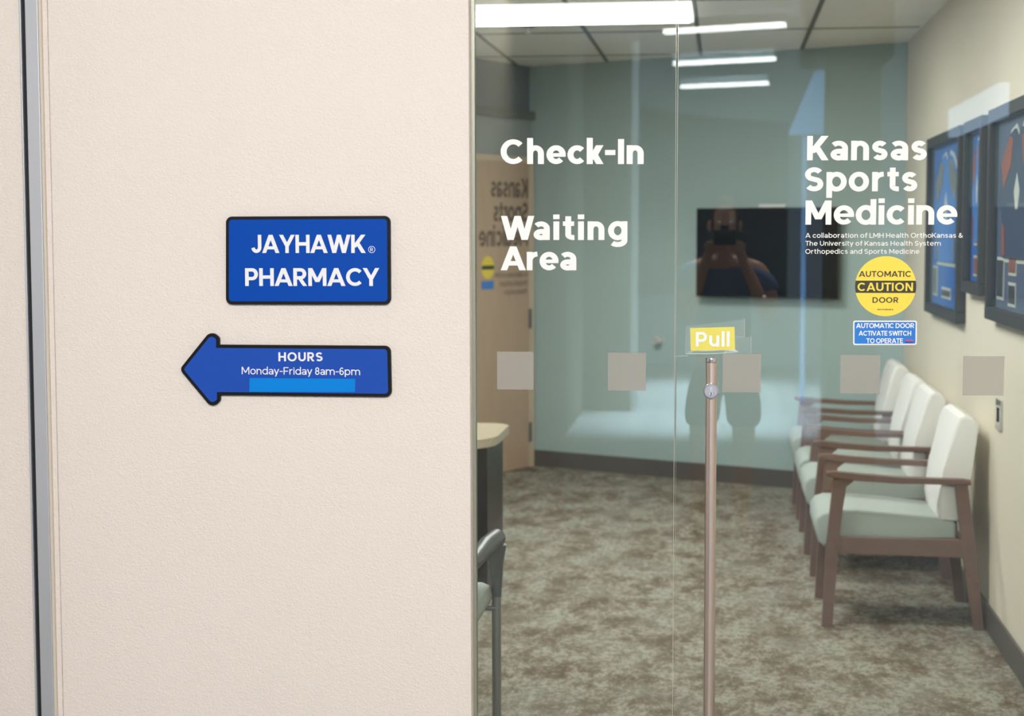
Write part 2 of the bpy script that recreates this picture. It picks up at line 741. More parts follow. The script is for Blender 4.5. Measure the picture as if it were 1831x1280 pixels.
M_photo_a = mat('photo_grey', (120, 118, 116), 0.4)
M_photo_b = mat('photo_rust', (150, 92, 78), 0.4)
M_photo_c = mat('photo_dark', (60, 60, 66), 0.4)
M_tv = mat('tv_screen', (9, 11, 15), 0.08, spec=0.6)
M_tvframe = mat('tv_bezel', (16, 16, 18), 0.3)
M_lamp = mat('lit_diffuser', (255, 252, 247), 0.5, emit=30.0)
M_lampside = mat('lit_diffuser_side', (255, 252, 246), 0.5, emit=1.3)
M_linear = mat('lit_linear_lens', (255, 253, 250), 0.5, emit=16.0)
M_white = mat('white_paint', (232, 232, 228), 0.5)
M_tile = mat('corridor_tile', (124, 126, 124), 0.34)
_nt = M_tile.node_tree
_b = _nt.nodes.new('ShaderNodeTexBrick')
_b.offset = 0.5
_b.inputs['Color1'].default_value = lin(150, 149, 144)
_b.inputs['Color2'].default_value = lin(140, 140, 136)
_b.inputs['Mortar'].default_value = lin(60, 60, 60)
_b.inputs['Scale'].default_value = 1.0
_b.inputs['Mortar Size'].default_value = 0.006
_b.inputs['Brick Width'].default_value = 1.2
_b.inputs['Row Height'].default_value = 0.6
_nt.links.new(position(_nt), _b.inputs['Vector'])
_nt.links.new(_b.outputs['Color'], _nt.nodes['Principled BSDF'].inputs['Base Color'])
M_stonewall = mat('ledge_stone', (128, 126, 118), 0.8)
_nt = M_stonewall.node_tree
_n = noise(_nt, 1.0, 5, 0.6, position(_nt, (1.5, 1.5, 12)))
_nt.links.new(mixc(_nt, _n.outputs['Fac'], lin(84, 86, 82), lin(56, 58, 58)), _nt.nodes['Principled BSDF'].inputs['Base Color'])
M_olive = mat('olive_brown_paint', (132, 124, 104), 0.7)
M_dark_soffit = mat('dark_soffit', (74, 76, 76), 0.7)
M_corr_ceil = mat('corridor_ceiling', (206, 208, 208), 0.9)
M_sky = mat('sky_through_window', (150, 200, 255), 0.5, emit=1.3)
M_skin = mat('skin', (206, 158, 134), 0.55)
M_hair = mat('auburn_hair', (112, 58, 40), 0.6)
M_shirt = fabric('blue_shirt', (92, 124, 168))
M_shorts = fabric('dark_shorts', (52, 54, 52))
M_shoe = mat('brown_shoe', (70, 46, 36), 0.5)

# carpet
M_carpet = mat('patterned_carpet', (150, 146, 132), 0.95, spec=0.1)
_nt, _N, _L, _bs = nodes(M_carpet)
_p = position(_nt)
_a = noise(_nt, 6.0, 12, 0.8, position(_nt, (1, 0.5, 1)), 0.0)
_c = noise(_nt, 13.0, 10, 0.8, position(_nt, (1, 0.55, 1)), 0.0)
_big = noise(_nt, 2.4, 3, 0.5, _p)
_f = noise(_nt, 380.0, 2, 0.6, _p)
_g = noise(_nt, 42.0, 8, 0.75, position(_nt, (1, 0.55, 1)))
_col = ramp(_nt, _a.outputs['Fac'], [(0.42, lin(94, 79, 66)), (0.48, lin(122, 108, 93)), (0.51, lin(150, 143, 131)), (0.60, lin(163, 161, 151))])
_col = mixc(_nt, ramp(_nt, _c.outputs['Fac'], [(0.53, (0, 0, 0, 1)), (0.58, (0.7, 0.7, 0.7, 1))]), _col, lin(96, 81, 68))
_col = mixc(_nt, ramp(_nt, _big.outputs['Fac'], [(0.48, (0, 0, 0, 1)), (0.62, (0.5, 0.5, 0.5, 1))]), _col, lin(155, 154, 144))
_col = mixc(_nt, ramp(_nt, _f.outputs['Fac'], [(0.35, (0.3, 0.3, 0.3, 1)), (0.65, (0, 0, 0, 1))]), _col, lin(112, 102, 88))
_col = mixc(_nt, ramp(_nt, _g.outputs['Fac'], [(0.49, (0, 0, 0, 1)), (0.58, (0.6, 0.6, 0.6, 1))]), _col, lin(104, 90, 76))
_col = mixc(_nt, ramp(_nt, _g.outputs['Fac'], [(0.36, (0.45, 0.45, 0.45, 1)), (0.46, (0, 0, 0, 1))]), _col, lin(172, 171, 162))
_L.new(_col, _bs.inputs['Base Color'])
bump(M_carpet, _f.outputs['Fac'], 0.4, 0.004)

# ------------------------------------------------------------------ the setting
CZ = 2.84
XR = 1.115
PR, PL = Vector((1.115, 6.30, 0)), Vector((-1.38, 7.50, 0))
U = (PL - PR).normalized()            # along the back wall, to the left
V = Vector((-U.y, U.x, 0))            # along the left wall, towards the glass
V = Vector((-0.4334, -0.9012, 0))
NB = V.copy()                         # back wall faces the glass


def flat(name, pts, m, thick=(0, 0, -0.05)):
    bm = bmesh.new()
    prism(bm, [Vector(p) for p in pts], thick, None)
    return struct(build(name, bm, m))


LW_END = PL + V * 2.6
flat('floor', [(XR, -0.03, 0), (XR, 6.3, 0), (-1.38, 7.5, 0), tuple(LW_END), (-2.51, 3.0, 0), (-2.51, -0.03, 0)], M_carpet)
flat('floor_corridor', [(6, -17, 0), (6, -0.03, 0), (-6, -0.03, 0), (-6, -17, 0)], M_tile)
flat('ceiling', [(XR, 0.0, CZ), (XR, 6.3, CZ), (-1.38, 7.5, CZ), (LW_END.x, LW_END.y, CZ), (-2.51, 3.0, CZ), (-2.51, 0.0, CZ)], M_ceil, (0, 0, 0.06))

# ceiling grid bars (recessed suspended grid, runs with the right-hand wall)
bm = bmesh.new()
xs = [-0.165 + 0.645 * k for k in range(-4, 3)]
for x in xs:
    y1 = 6.3 + (XR - x) * 0.481 if x > -1.38 else 7.5 - (-1.38 - x) * 2.0
    if x < XR and x > -2.5 and y1 > 0.5:
        box(bm, (x - 0.012, 0.05, CZ - 0.005), (x + 0.012, y1 - 0.02, CZ + 0.004))
for k in range(0, 6):
    y = 4.86 + 0.645 * 2 - 0.645 * 2 * k + 0.645
    x0 = -2.45 if y < 3 else (-1.38 - (7.5 - y) * 0.48 + 0.03)
    x1 = XR if y < 6.3 else XR - (y - 6.3) / 0.481
    if y > 0.2 and y < 7.3:
        box(bm, (x0, y - 0.01, CZ - 0.004), (x1 - 0.02, y + 0.01, CZ + 0.004))
struct(build('trim_1', bm, M_grid))

T = 0.12
bm = bmesh.new()
box(bm, (XR, -0.02, 0), (XR + T, 6.5, CZ + 0.05))
struct(build('wall_right', bm, M_tan))
bm = bmesh.new()
ob = [PR - U * 0.2, PL + U * 0.15, PL + U * 0.15 - NB * T, PR - U * 0.2 - NB * T]
prism(bm, [v for v in ob], (0, 0, CZ + 0.05), None)
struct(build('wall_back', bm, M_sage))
bm = bmesh.new()
ob = [PL - V * 0.12, LW_END, LW_END + U * T, PL - V * 0.12 + U * T]
prism(bm, ob, (0, 0, CZ + 0.05), None)
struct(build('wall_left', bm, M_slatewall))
bm = bmesh.new()
box(bm, (-2.63, 0.03, 0), (-2.51, 5.3, CZ + 0.05))
struct(build('wall_side', bm, M_slatewall))

# baseboards
bm = bmesh.new()
box(bm, (XR - 0.012, 0.04, 0), (XR, 6.3, 0.115), 0.003)
struct(build('baseboard_right', bm, M_base))
bm = bmesh.new()
ob = [PR + NB * 0.012, PL + NB * 0.012, PL, PR]
prism(bm, ob, (0, 0, 0.115), None)
struct(build('baseboard_back', bm, M_base))

# front wall (corridor side) with the vinyl wallcovering
WY = -0.05
XE = -0.6625
bm = bmesh.new()
box(bm, (-1.803, WY, 0), (XE, 0.03, 3.6), 0.004)
struct(build('wall_front', bm, M_cream))
bm = bmesh.new()
box(bm, (-6, WY, 0), (-1.8775, 0.03, 3.6))
struct(build('wall_far_front', bm, M_cream))
bm = bmesh.new()
box(bm, (XE, -0.04, 2.62), (6, 0.04, 3.6))
struct(build('wall_header', bm, M_cream))
bm = bmesh.new()
box(bm, (XR, -0.05, 0), (6, 0.03, 2.62))
struct(build('wall_front_end', bm, M_cream))
# aluminium reveal between the two wall panels: thin edge, black gasket, broad channel, cream return
for nm, a, b, y0, m in (('trim_2', -1.8775, -1.8722, WY - 0.012, M_alu), ('trim_3', -1.8722, -1.8585, WY - 0.004, M_gasket),
                        ('trim_4', -1.8585, -1.8235, WY - 0.016, M_alu), ('trim_5', -1.8235, -1.8165, WY - 0.010, M_trim),
                        ('trim_6', -1.8165, -1.803, WY - 0.001, M_cream)):
    bm = bmesh.new()
    box(bm, (a, y0, 0), (b, 0.03, 3.6), 0.001)
    struct(build(nm, bm, m))
# glass channel against the wall end
bm = bmesh.new()
box(bm, (XE, -0.012, 0), (-0.6535, 0.012, 2.62))
struct(build('trim_7', bm, M_edge_dark))

# fixed glass panel and glass door leaf
XS = -0.1255
bm = bmesh.new()
box(bm, (-0.6535, -0.005, 0.01), (XS - 0.003, 0.005, 2.6))
win = struct(build('window_1', bm, M_glass))
bm = bmesh.new()
box(bm, (XS - 0.003, -0.0052, 0.01), (XS - 0.0020, 0.005, 2.6))
build('polished_edge', bm, M_edge, win)
bm = bmesh.new()
box(bm, (XS + 0.0025, -0.005, 0.01), (XR - 0.01, 0.005, 2.6))
door = struct(build('door_1', bm, M_glass))
bm = bmesh.new()
box(bm, (XS + 0.0018, -0.005, 0.01), (XS + 0.0025, 0.005, 2.6))
build('polished_edge', bm, M_edge_dark, door)
bm = bmesh.new()
box(bm, (-0.6535, -0.03, 2.6), (XR, 0.03, 2.62))
struct(build('trim_8', bm, M_alu))

# pull handle
HX, HY = -0.0315, -0.07
bm = bmesh.new()
lathe(bm, [(0.0143, 0.0), (0.0143, 1.172)], (HX, HY, 0.17), 'z', 32)
pull = build('pull_handle', bm, M_steel, door, True)
bm = bmesh.new()
lathe(bm, [(0.0146, 0.0), (0.0150, 0.001), (0.0150, 0.011), (0.0140, 0.0125)], (HX, HY, 1.343), 'z', 32)
build('end_cap', bm, M_chrome, pull, True)
for z in (0.32, 1.2):
    bm = bmesh.new()
    lathe(bm, [(0.008, 0.0), (0.008, 0.065)], (HX, -0.07, z), 'y', 16)
    build('standoff', bm, M_chrome, pull, True)
bm = bmesh.new()
lathe(bm, [(0.019, 0.030), (0.0205, 0.004), (0.0195, 0.0), (0.0165, -0.0015), (0.0160, -0.0005)], (HX, -0.092, 1.2695), 'y', 36)
lock = build('lock_cylinder', bm, mat('lock_silver', (196, 196, 206), 0.3, 0.85), pull, True)
bm = bmesh.new()
lathe(bm, [(0.0072, 0.004), (0.0072, -0.003), (0.006, -0.0045)], (HX, -0.0932, 1.2645), 'y', 24)
lathe(bm, [(0.0045, 0.004), (0.0045, -0.0025), (0.004, -0.0035)], (HX, -0.0932, 1.2745), 'y', 24)
build('key_plug', bm, mat('plug_silver', (222, 222, 228), 0.22, 0.7), lock, True)
bm = bmesh.new()
box(bm, (HX - 0.0012, -0.0986, 1.2600), (HX + 0.0012, -0.0970, 1.2675))
build('keyhole', bm, M_black, lock)

# ------------------------------------------------------------------ signs on the cream wall
SF = WY - 0.011                       # sign face


def sign_outline(P):
    Q = [px(x, y, SF) for x, y in P]
    return [(q.x, q.z) for q in Q]


def make_sign(name, P, Rr, border, face_m, label, cat, radii_in):
    out = sign_outline(P)
    root_p = Vector((sum(p[0] for p in out) / len(out), WY, min(p[1] for p in out)))
    r = empty(name, root_p)
    tag(r, label, cat)
    bm = bmesh.new()
    plate(bm, rounded(out, Rr), SF, WY - 0.0003)
    local(build('backing_panel', bm, M_black), r)
    bm = bmesh.new()
    plate(bm, rounded(inset(out, border), radii_in), SF - 0.0008, SF - 0.0001)
    local(build('printed_face', bm, face_m), r)
    return r


FY = SF - 0.0009
sg = make_sign('pharmacy_sign', [(404, 544.3), (698.5, 544.6), (697.5, 385.8), (404, 387.2)], 0.0165, 0.0083, M_blue_sign,
               'large blue rectangular pharmacy sign with black border on the cream wall', 'sign', 0.009)
words('JAYHAWK', 449.6, 654.3, 452.3, 419.8, FY, .215, .19, .75, M_white_print, sg)
words('PHARMACY', 438.5, 678.6, 511.2, 479.4, FY, .215, .19, .75, M_white_print, sg)
bm = bmesh.new()
c = px(664.7, 446.0, FY)
for f in ribbon(arc(0, 0, .0086, .0086, 0, 360, 28)[:-1], .0014, .0014, True):
    bm.faces.new([bm.verts.new((c.x + p[0], FY - 0.0006, c.z + p[1])) for p in f])
q, gw = glyph('R', .17, .15, .75)
for k, stroke in enumerate(q):
    for f in stroke:
        bm.faces.new([bm.verts.new((c.x + (p[0] - gw / 2) * .0095, FY - 0.0007 - 0.00006 * k, c.z + (p[1] - .5) * .0095)) for p in f])
local(build('registered_mark', bm, M_white_print), sg)

ar = make_sign('hours_sign', [(321.0, 660.3), (379.5, 730.5), (393.6, 716.5), (393.6, 706.5), (700, 709.8), (698, 618.4), (392, 616.3), (392, 604), (377, 590.5)],
               [0.014, 0.019, 0.012, 0.0, 0.0165, 0.0165, 0.0, 0.012, 0.019], 0.0086, M_blue_arrow,
               'blue arrow-shaped opening hours sign pointing left on the cream wall', 'sign', [0.008, 0.012, 0.004, 0.0, 0.009, 0.009, 0.0, 0.004, 0.012])
words('HOURS', 498, 577, 645.8, 629.8, FY, .22, .19, .75, M_white_print, ar)
words('Monday-Friday 8am-6pm', 432.3, 644, 669.0, 655.7, FY, .14, .125, .74, M_white_print, ar, base_r=670.6)
bm = bmesh.new()
Pq = [px(445.9, 700.4, FY), px(634.6, 700.8, FY), px(635.3, 677.2, FY), px(446.4, 675.7, FY)]
prism(bm, [Vector((p.x, FY - 0.0009, p.z)) for p in Pq], (0, 0.0008, 0), None)
tag(build('tape_strip', bm, M_tape), 'bright light-blue tape strip stuck low on the arrow sign', 'tape')

# ------------------------------------------------------------------ lettering and stickers on the glass
GY = -0.0052


def lettering(label, lines, s, t, X, name='vinyl_lettering', each=True):
    x, y = lines[0][1], lines[-1][3]
    o = px(x, y, GY)
    r = empty(name, o)
    tag(r, label, 'lettering')
    for ln in lines:
        words(ln[0], ln[1], ln[2], ln[3], ln[4], GY, s, t, X, M_white_film, r, each, 'letter' if each else 'text_line')
    return r


lettering('white Check-In lettering on the fixed glass panel', [('Check-In', 895.2, 1150.9, 293.3, 249.0)], .245, .205, .755)
lettering('white two-line Waiting Area lettering on the fixed glass panel', [('Waiting', 895.8, 1121.8, 429.0, 386.0), ('Area', 895.2, 1030.5, 483.2, 440.5)], .245, .205, .77)
lettering('large white three-line clinic name lettering on the glass door',
          [('Kansas', 1442.9, 1657, 286.5, 243.0), ('Sports', 1439, 1640, 342.0, 299.0), ('Medicine', 1440, 1711.5, 401.6, 358.4)], .235, .2, .80)
lettering('small white three-line collaboration text under the clinic name on the door',
          [('A collaboration of LMH Health OrthoKansas &', 1440, 1721.5, 425.0, 416.6), ('The University of Kansas Health System', 1440, 1682, 439.2, 430.8),
           ('Orthopedics and Sports Medicine', 1440, 1644, 453.6, 445.2)], .145, .135, .76, each=False)

# caution disc
cc = px(1583.5, 511.6, GY)
rr_ = (px(1638.2, 511.6, GY) - px(1528.8, 511.6, GY)).x / 2
st = empty('caution_sticker', (cc.x, GY, cc.z - rr_))
tag(st, 'round yellow and black caution sticker on the glass door', 'sticker')
bm = bmesh.new()
lathe(bm, [(rr_, 0.0), (rr_, -0.0005)], (cc.x, GY, cc.z), 'y', 72)
local(build('disc', bm, M_yellow), st)
b0, b1 = px(1583, 523.6, GY).z - cc.z, px(1583, 501.8, GY).z - cc.z
a0, a1 = math.degrees(math.asin(b0 / rr_)), math.degrees(math.asin(b1 / rr_))
bm = bmesh.new()
P = arc(0, 0, rr_, rr_, a0, a1, 6) + arc(0, 0, rr_, rr_, 180 - a1, 180 - a0, 6)
plate(bm, [(cc.x + p[0], cc.z + p[1]) for p in P], GY - 0.0009, GY - 0.0004)
local(build('black_band', bm, M_ink), st)
words('AUTOMATIC', 1535.6, 1629.4, 494.9, 484.6, GY - .0006, .19, .165, .75, M_ink, st)
words('CAUTION', 1533.2, 1632.4, 520.2, 505.4, GY - .001, .21, .18, .75, M_yellow, st)
words('DOOR', 1560, 1606.3, 541.2, 531.4, GY - .0006, .195, .165, .75, M_ink, st)
words('dormakaba', 1568.5, 1597, 554.4, 551.8, GY - .0006, .2, .18, .75, M_ink, st, name='maker_name')

# blue door-operator sticker
bs_P = [px(1525.4, 616.8, GY), px(1639.2, 616.6, GY), px(1639.4, 573.2, GY), px(1525.6, 573.2, GY)]
bs = empty('door_sticker', ((bs_P[0].x + bs_P[1].x) / 2, GY, bs_P[0].z))
tag(bs, 'blue rectangular door operation sticker below the yellow disc', 'sticker')
o2 = [(p.x, p.z) for p in bs_P]
bm = bmesh.new()
plate(bm, rounded(o2, 0.005), GY - 0.0005, GY)
local(build('white_border', bm, M_white_film), bs)
bm = bmesh.new()
plate(bm, rounded(inset(o2, 0.0033), 0.003), GY - 0.0009, GY - 0.0004)
local(build('printed_face', bm, M_sticker_blue), bs)
words('AUTOMATIC DOOR', 1530.6, 1634.6, 586.4, 577.8, GY - .001, .2, .18, .75, M_white_film, bs)
words('ACTIVATE SWITCH', 1535.2, 1629.2, 600.0, 591.4, GY - .001, .2, .18, .75, M_white_film, bs)
words('TO OPERATE', 1549, 1614.6, 613.4, 604.8, GY - .001, .2, .18, .75, M_white_film, bs)
bm = bmesh.new()
a = px(1618.5, 609.4, GY)
wv = [(a.x + 0.0208 * k / 24, a.z + 0.0012 + 0.0022 * math.sin(k * 1.9)) for k in range(25)]
for f in ribbon(wv, .0013, .0013):
    bm.faces.new([bm.verts.new((p[0], GY - 0.0013, p[1])) for p in f])
local(build('red_script_mark', bm, M_red), bs)
bm = bmesh.new()
plate(bm, [(a.x, a.z - 0.0045), (a.x + 0.0195, a.z - 0.0045), (a.x + 0.0195, a.z - 0.0022), (a.x, a.z - 0.0022)], GY - 0.0013, GY - 0.0008)
local(build('dark_bar', bm, M_navy), bs)

# pull label under clear tape
PQ = [px(1235.2, 627.2, GY), px(1314.4, 625.6, GY), px(1313.4, 584.4, GY), px(1234, 586.6, GY)]
pu = empty('pull_label', ((PQ[0].x + PQ[1].x) / 2, GY, PQ[0].z))
tag(pu, 'yellow paper pull label taped above the handle bar', 'label')
bm = bmesh.new()
plate(bm, [(p.x, p.z) for p in PQ], GY - 0.0008, GY)
local(build('paper', bm, M_lemon), pu)
words('Pull', 1244, 1304.6, 619.6, 593.4, GY - .001, .2, .185, .76, M_white_film, pu, th=0.0012)
bm = bmesh.new()
tp = [px(1200 + x / 6.4, 560 + y / 6.4, GY) for x, y in ((150, 465), (770, 462), (915, 455), (915, 270), (840, 268), (838, 55), (760, 80), (170, 150))]
plate(bm, [(p.x, p.z) for p in tp], GY - 0.0016, GY - 0.0012)
local(build('clear_tape', bm, M_cleartape), pu)
for k, (xa, xb, ya, yb, sag) in enumerate(((170, 760, 462, 440, -10), (200, 770, 445, 436, 14), (250, 740, 440, 428, 6), (600, 750, 455, 425, 18), (840, 840, 60, 268, 0), (915, 915, 262, 455, 0), (740, 840, 270, 270, 0), (40, 200, 492, 486, 0))):
    bm = bmesh.new()
    pts = []
    for i in range(13):
        u_ = i / 12
        q = px(1200 + (xa + (xb - xa) * u_) / 6.4, 560 + (ya + (yb - ya) * u_ - sag * math.sin(math.pi * u_)) / 6.4, GY)
        pts.append((q.x, q.z))
    for f in ribbon(pts, .0011 if k < 4 else .0006, .0011 if k < 4 else .0006):
        bm.faces.new([bm.verts.new((p[0], GY - 0.0019, p[1])) for p in f])
    local(build('tape_crease', bm, M_smear), pu)

# frosted squares
SQ = [((889, 629, 954, 696), 'leftmost grey frosted square, nearest the cream wall'),
      ((1087, 631, 1155, 698), 'grey frosted square on the fixed panel under the words Waiting Area'),
      ((1292, 633, 1361, 701), 'grey frosted square just right of the handle bar'),
      ((1502, 635, 1574, 703), 'grey frosted square below the blue sticker on the glass door'),
      ((1721, 637, 1796, 706.5), 'rightmost grey frosted square on the glass, over the tan wall')]
for (x0, y0, x1, y1), lb in SQ:
    a, b = px(x0, y1, GY), px(x1, y0, GY)
    bm = bmesh.new()
    box(bm, (a.x, GY - 0.0004, a.z), (b.x, GY, b.z))
    tag(build('frosted_square', bm, M_frost), lb, 'decal', 'frosted squares across the glass')

# ------------------------------------------------------------------ room behind the glass
def ceiling_light(x0, x1, y0, y1, label):
    r = empty('ceiling_light', ((x0 + x1) / 2, (y0 + y1) / 2, CZ - 0.05))
    tag(r, label, 'ceiling light', 'square panel lights in the room ceiling')
    bm = bmesh.new()
    z0, z1, t_ = CZ - 0.035, CZ - 0.0005, 0.022
    for a, b in (((x0, y0, z0), (x1, y0 + t_, z1)), ((x0, y1 - t_, z0), (x1, y1, z1)), ((x0, y0 + t_, z0), (x0 + t_, y1 - t_, z1)), ((x1 - t_, y0 + t_, z0), (x1, y1 - t_, z1))):
        box(bm, a, b, 0.002)
    local(build('light_frame', bm, M_lampside), r)
    bm = bmesh.new()
    box(bm, (x0 + t_, y0 + t_, CZ - 0.038), (x1 - t_, y1 - t_, CZ - 0.012))
    local(build('diffuser', bm, M_lamp), r)
    return r


ceiling_light(-1.44, -0.175, 4.21, 4.84, 'bright white panel light glowing at the top of the room ceiling')
ceiling_light(-1.20, 0.06, 1.86, 2.47, 'added panel light near the glass, out of view above')  # unseen extra lamp, added to light the carpet and chairs

sp = empty('sprinkler', (-1.11, 5.14, CZ - 0.05))
tag(sp, 'small pendant fire sprinkler on the ceiling tile beyond the light', 'sprinkler')
bm = bmesh.new()
lathe(bm, [(0.045, -0.0005), (0.042, -0.008), (0.018, -0.012)], (-1.11, 5.14, CZ), 'z', 24)
local(build('escutcheon', bm, mat('dull_grey_metal', (84, 84, 82), 0.6), None, True), sp)
bm = bmesh.new()
lathe(bm, [(0.007, -0.009), (0.007, -0.04), (0.02, -0.041), (0.02, -0.044)], (-1.11, 5.14, CZ), 'z', 16)
local(build('sprinkler_head', bm, M_white, None, True), sp)


def on_back(s_, z, off=0.0):
    p = PR + U * s_ + NB * off
    return Vector((p.x, p.y, z))


def backbox(bm, s0, s1, z0, z1, o0, o1, bev=0.0):
    hexa(bm, [on_back(s0, z0, o0), on_back(s1, z0, o0), on_back(s1, z0, o1), on_back(s0, z0, o1)],
         [on_back(s0, z1, o0), on_back(s1, z1, o0), on_back(s1, z1, o1), on_back(s0, z1, o1)], bev)


tv = empty('television', on_back(0.9, 1.25, 0.0))
tag(tv, 'black flat television hung on the sage back wall', 'television')
bm = bmesh.new()
backbox(bm, 0.40, 1.40, 1.245, 1.828, 0.055, 0.095, 0.004)
local(build('housing', bm, M_tvframe), tv)
bm = bmesh.new()
backbox(bm, 0.412, 1.388, 1.262, 1.817, 0.095, 0.0965)
local(build('screen', bm, M_tv), tv)
bm = bmesh.new()
backbox(bm, 0.75, 1.05, 1.4, 1.7, 0.0, 0.055)
local(build('wall_mount', bm, M_black), tv)
bm = bmesh.new()
backbox(bm, 0.895, 0.915, 1.25, 1.256, 0.0955, 0.0975)
local(build('indicator', bm, M_white), tv)

kn = empty('wall_bumper', on_back(1.718, 0.93, 0.0))
tag(kn, 'small round metal door stop on the sage wall, left of the yellow pull label', 'door stop')
bm = bmesh.new()
c0 = on_back(1.718, 0.937, 0.0)
pts = [c0 + NB * d for d in (0.0, 0.006, 0.007, 0.03, 0.036, 0.05, 0.062, 0.066)]
tube(bm, pts, [0.03, 0.03, 0.012, 0.012, 0.024, 0.03, 0.024, 0.008], 20)
local(build('bumper_cap', bm, mat('satin_nickel', (226, 226, 224), 0.25, 0.6), None, True), kn)


wb = empty('streak_bar', on_back(0.86, 1.828, 0.075))  # made-up solid bar in place of a bright streak above the screen
tag(wb, 'slim white bar standing in for a bright streak, resting on the top edge of the television', 'stand-in bar')
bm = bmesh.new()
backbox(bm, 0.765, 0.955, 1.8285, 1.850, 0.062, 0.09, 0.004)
local(build('bar_body', bm, M_white), wb)


def on_left(t_, z, off=0.0):
    p = PL + V * t_ - U * off
    return Vector((p.x, p.y, z))


def leftbox(bm, s0, s1, z0, z1, o0, o1, bev=0.0):
    hexa(bm, [on_left(s0, z0, o0), on_left(s1, z0, o0), on_left(s1, z0, o1), on_left(s0, z0, o1)],
         [on_left(s0, z1, o0), on_left(s1, z1, o0), on_left(s1, z1, o1), on_left(s0, z1, o1)], bev)


# maple door in the left wall, with reversed lettering
bm = bmesh.new()
leftbox(bm, 0.075, 1.05, 0.004, 2.16, 0.002, 0.045, 0.002)
d2 = struct(build('door_2', bm, M_maple))
bm = bmesh.new()
leftbox(bm, 0.02, 0.075, 0.0, 2.20, 0.0, 0.05)
leftbox(bm, 1.05, 1.11, 0.0, 2.20, 0.0, 0.05)
leftbox(bm, 0.02, 1.11, 2.16, 2.20, 0.0, 0.05)
build('door_frame', bm, mat('pale_door_frame', (216, 196, 172), 0.5), d2)
for z in (0.25, 1.06):
    bm = bmesh.new()
    leftbox(bm, 0.055, 0.085, z - 0.07, z + 0.07, 0.045, 0.054)
    build('hinge', bm, M_alu_dark, d2)
bm = bmesh.new()
leftbox(bm, 0.02, 1.11, 2.205, 2.46, 0.0, 0.02)
struct(build('trim_9', bm, mat('grey_transom', (160, 166, 168), 0.4)))
bm = bmesh.new()
leftbox(bm, 0.0, 1.14, 2.46, 2.52, 0.0, 0.05)
struct(build('trim_10', bm, mat('grey_trim', (104, 110, 112), 0.5)))
rl = empty('door_lettering', on_left(0.4, 1.5, 0.047))
tag(rl, 'dark reversed three-line lettering on the maple door', 'lettering')
M_brownink = mat('brown_lettering', (110, 88, 78), 0.5)
for txt, z, wd in (('Kansas', 1.912, 0.47), ('Sports', 1.745, 0.44), ('Medicine', 1.575, 0.62)):
    it = lay(txt, .235, .2, .80, wd / 0.135)
    bm = bmesh.new()
    letter_bm(bm, it, on_left(0.095, z, 0.0455), V, Vector((0, 0, 1)), 0.135, 0.001, -U)
    local(build('text_line', bm, M_brownink), rl)
for z, wd in ((1.36, 0.42), (1.30, 0.36), (1.24, 0.30)):
    bm = bmesh.new()
    it = lay('Orthopedics and Sports' if wd < .4 else 'A collaboration of LMH', .16, .14, .76, wd / 0.034)
    letter_bm(bm, it, on_left(0.10, z, 0.0455), V, Vector((0, 0, 1)), 0.034, 0.001, -U)
    local(build('text_line', bm, M_brownink), rl)
cs = empty('caution_sticker', on_left(0.605, 1.34, 0.046))
tag(cs, 'small yellow caution sticker on the maple door inside', 'sticker')
bm = bmesh.new()
cen = on_left(0.605, 1.432, 0.0455)
P = [cen + V * (0.078 * math.cos(a_ * math.pi / 18)) + Vector((0, 0, 0.078 * math.sin(a_ * math.pi / 18))) for a_ in range(36)]
prism(bm, P, -U * 0.001, None)
local(build('disc', bm, M_yellow), cs)
bm = bmesh.new()
leftbox(bm, 0.53, 0.68, 1.418, 1.446, 0.0466, 0.0472)
local(build('black_band', bm, M_ink), cs)
bm = bmesh.new()
leftbox(bm, 0.535, 0.685, 1.285, 1.34, 0.0455, 0.0465)
tag(build('door_sticker', bm, M_sticker_blue), 'small blue sticker under the yellow one on the maple door', 'sticker')

# reception desk
dk = empty('reception_desk', (-1.6, 3.3, 0))
tag(dk, 'dark reception desk with a pale rounded worktop at the left of the room', 'desk')
bm = bmesh.new()
o2 = rounded([(-2.45, 2.93), (-1.03, 2.93), (-1.03, 3.72), (-2.45, 3.72)], [0.02, 0.3, 0.12, 0.02], 10)
prism(bm, [Vector((p[0], p[1], 0.70)) for p in o2], (0, 0, 0.04), None)
local(build('worktop', bm, M_stone), dk)
bm = bmesh.new()
box(bm, (-2.4, 3.08, 0.0), (-1.062, 3.62, 0.70), 0.003)
local(build('desk_body', bm, M_desk), dk)

# grey steel chair beside the glass on the left (only its arm, seat corner and front leg show)
mc = empty('side_chair', (-1.05, 0.95, 0))
tag(mc, 'grey steel-legged chair with charcoal armrest beside the cream wall', 'chair')


def mlocal(name, bm, m, smooth=True):
    return local(build(name, bm, m, None, smooth), mc)


for sx in (0, 1):
    xo = -0.745 - 0.55 * sx
    bm = bmesh.new()
    tube(bm, [(xo, 1.055, 0.0), (xo, 1.055, 0.47)], 0.0155, 14)
    mlocal('leg', bm, M_greymetal)
    bm = bmesh.new()
    xr = xo - 0.07 if sx == 0 else xo + 0.07
    tube(bm, [(xr, 0.62, 0.0), (xr, 0.63, 0.5), (xr, 0.58, 0.9)], 0.0125, 14)
    mlocal('leg', bm, M_greymetal)
    bm = bmesh.new()
    tube(bm, [(xo, 1.055, 0.468), (xo, 1.055, 0.58), (xo + 0.004, 1.05, 0.645)], [0.0165, 0.024, 0.031], 14)
    tube(bm, [(xo + 0.004, 1.072, 0.655), (xo + 0.002, 1.055, 0.664), (xo + (xr - xo) * .25, 0.95, 0.658), ((xo + xr) / 2, 0.8, 0.635), (xr, 0.62, 0.63)], [0.016, 0.031, 0.03, 0.026, 0.022], 14)
    mlocal('armrest', bm, M_greyarm)
bm = bmesh.new()
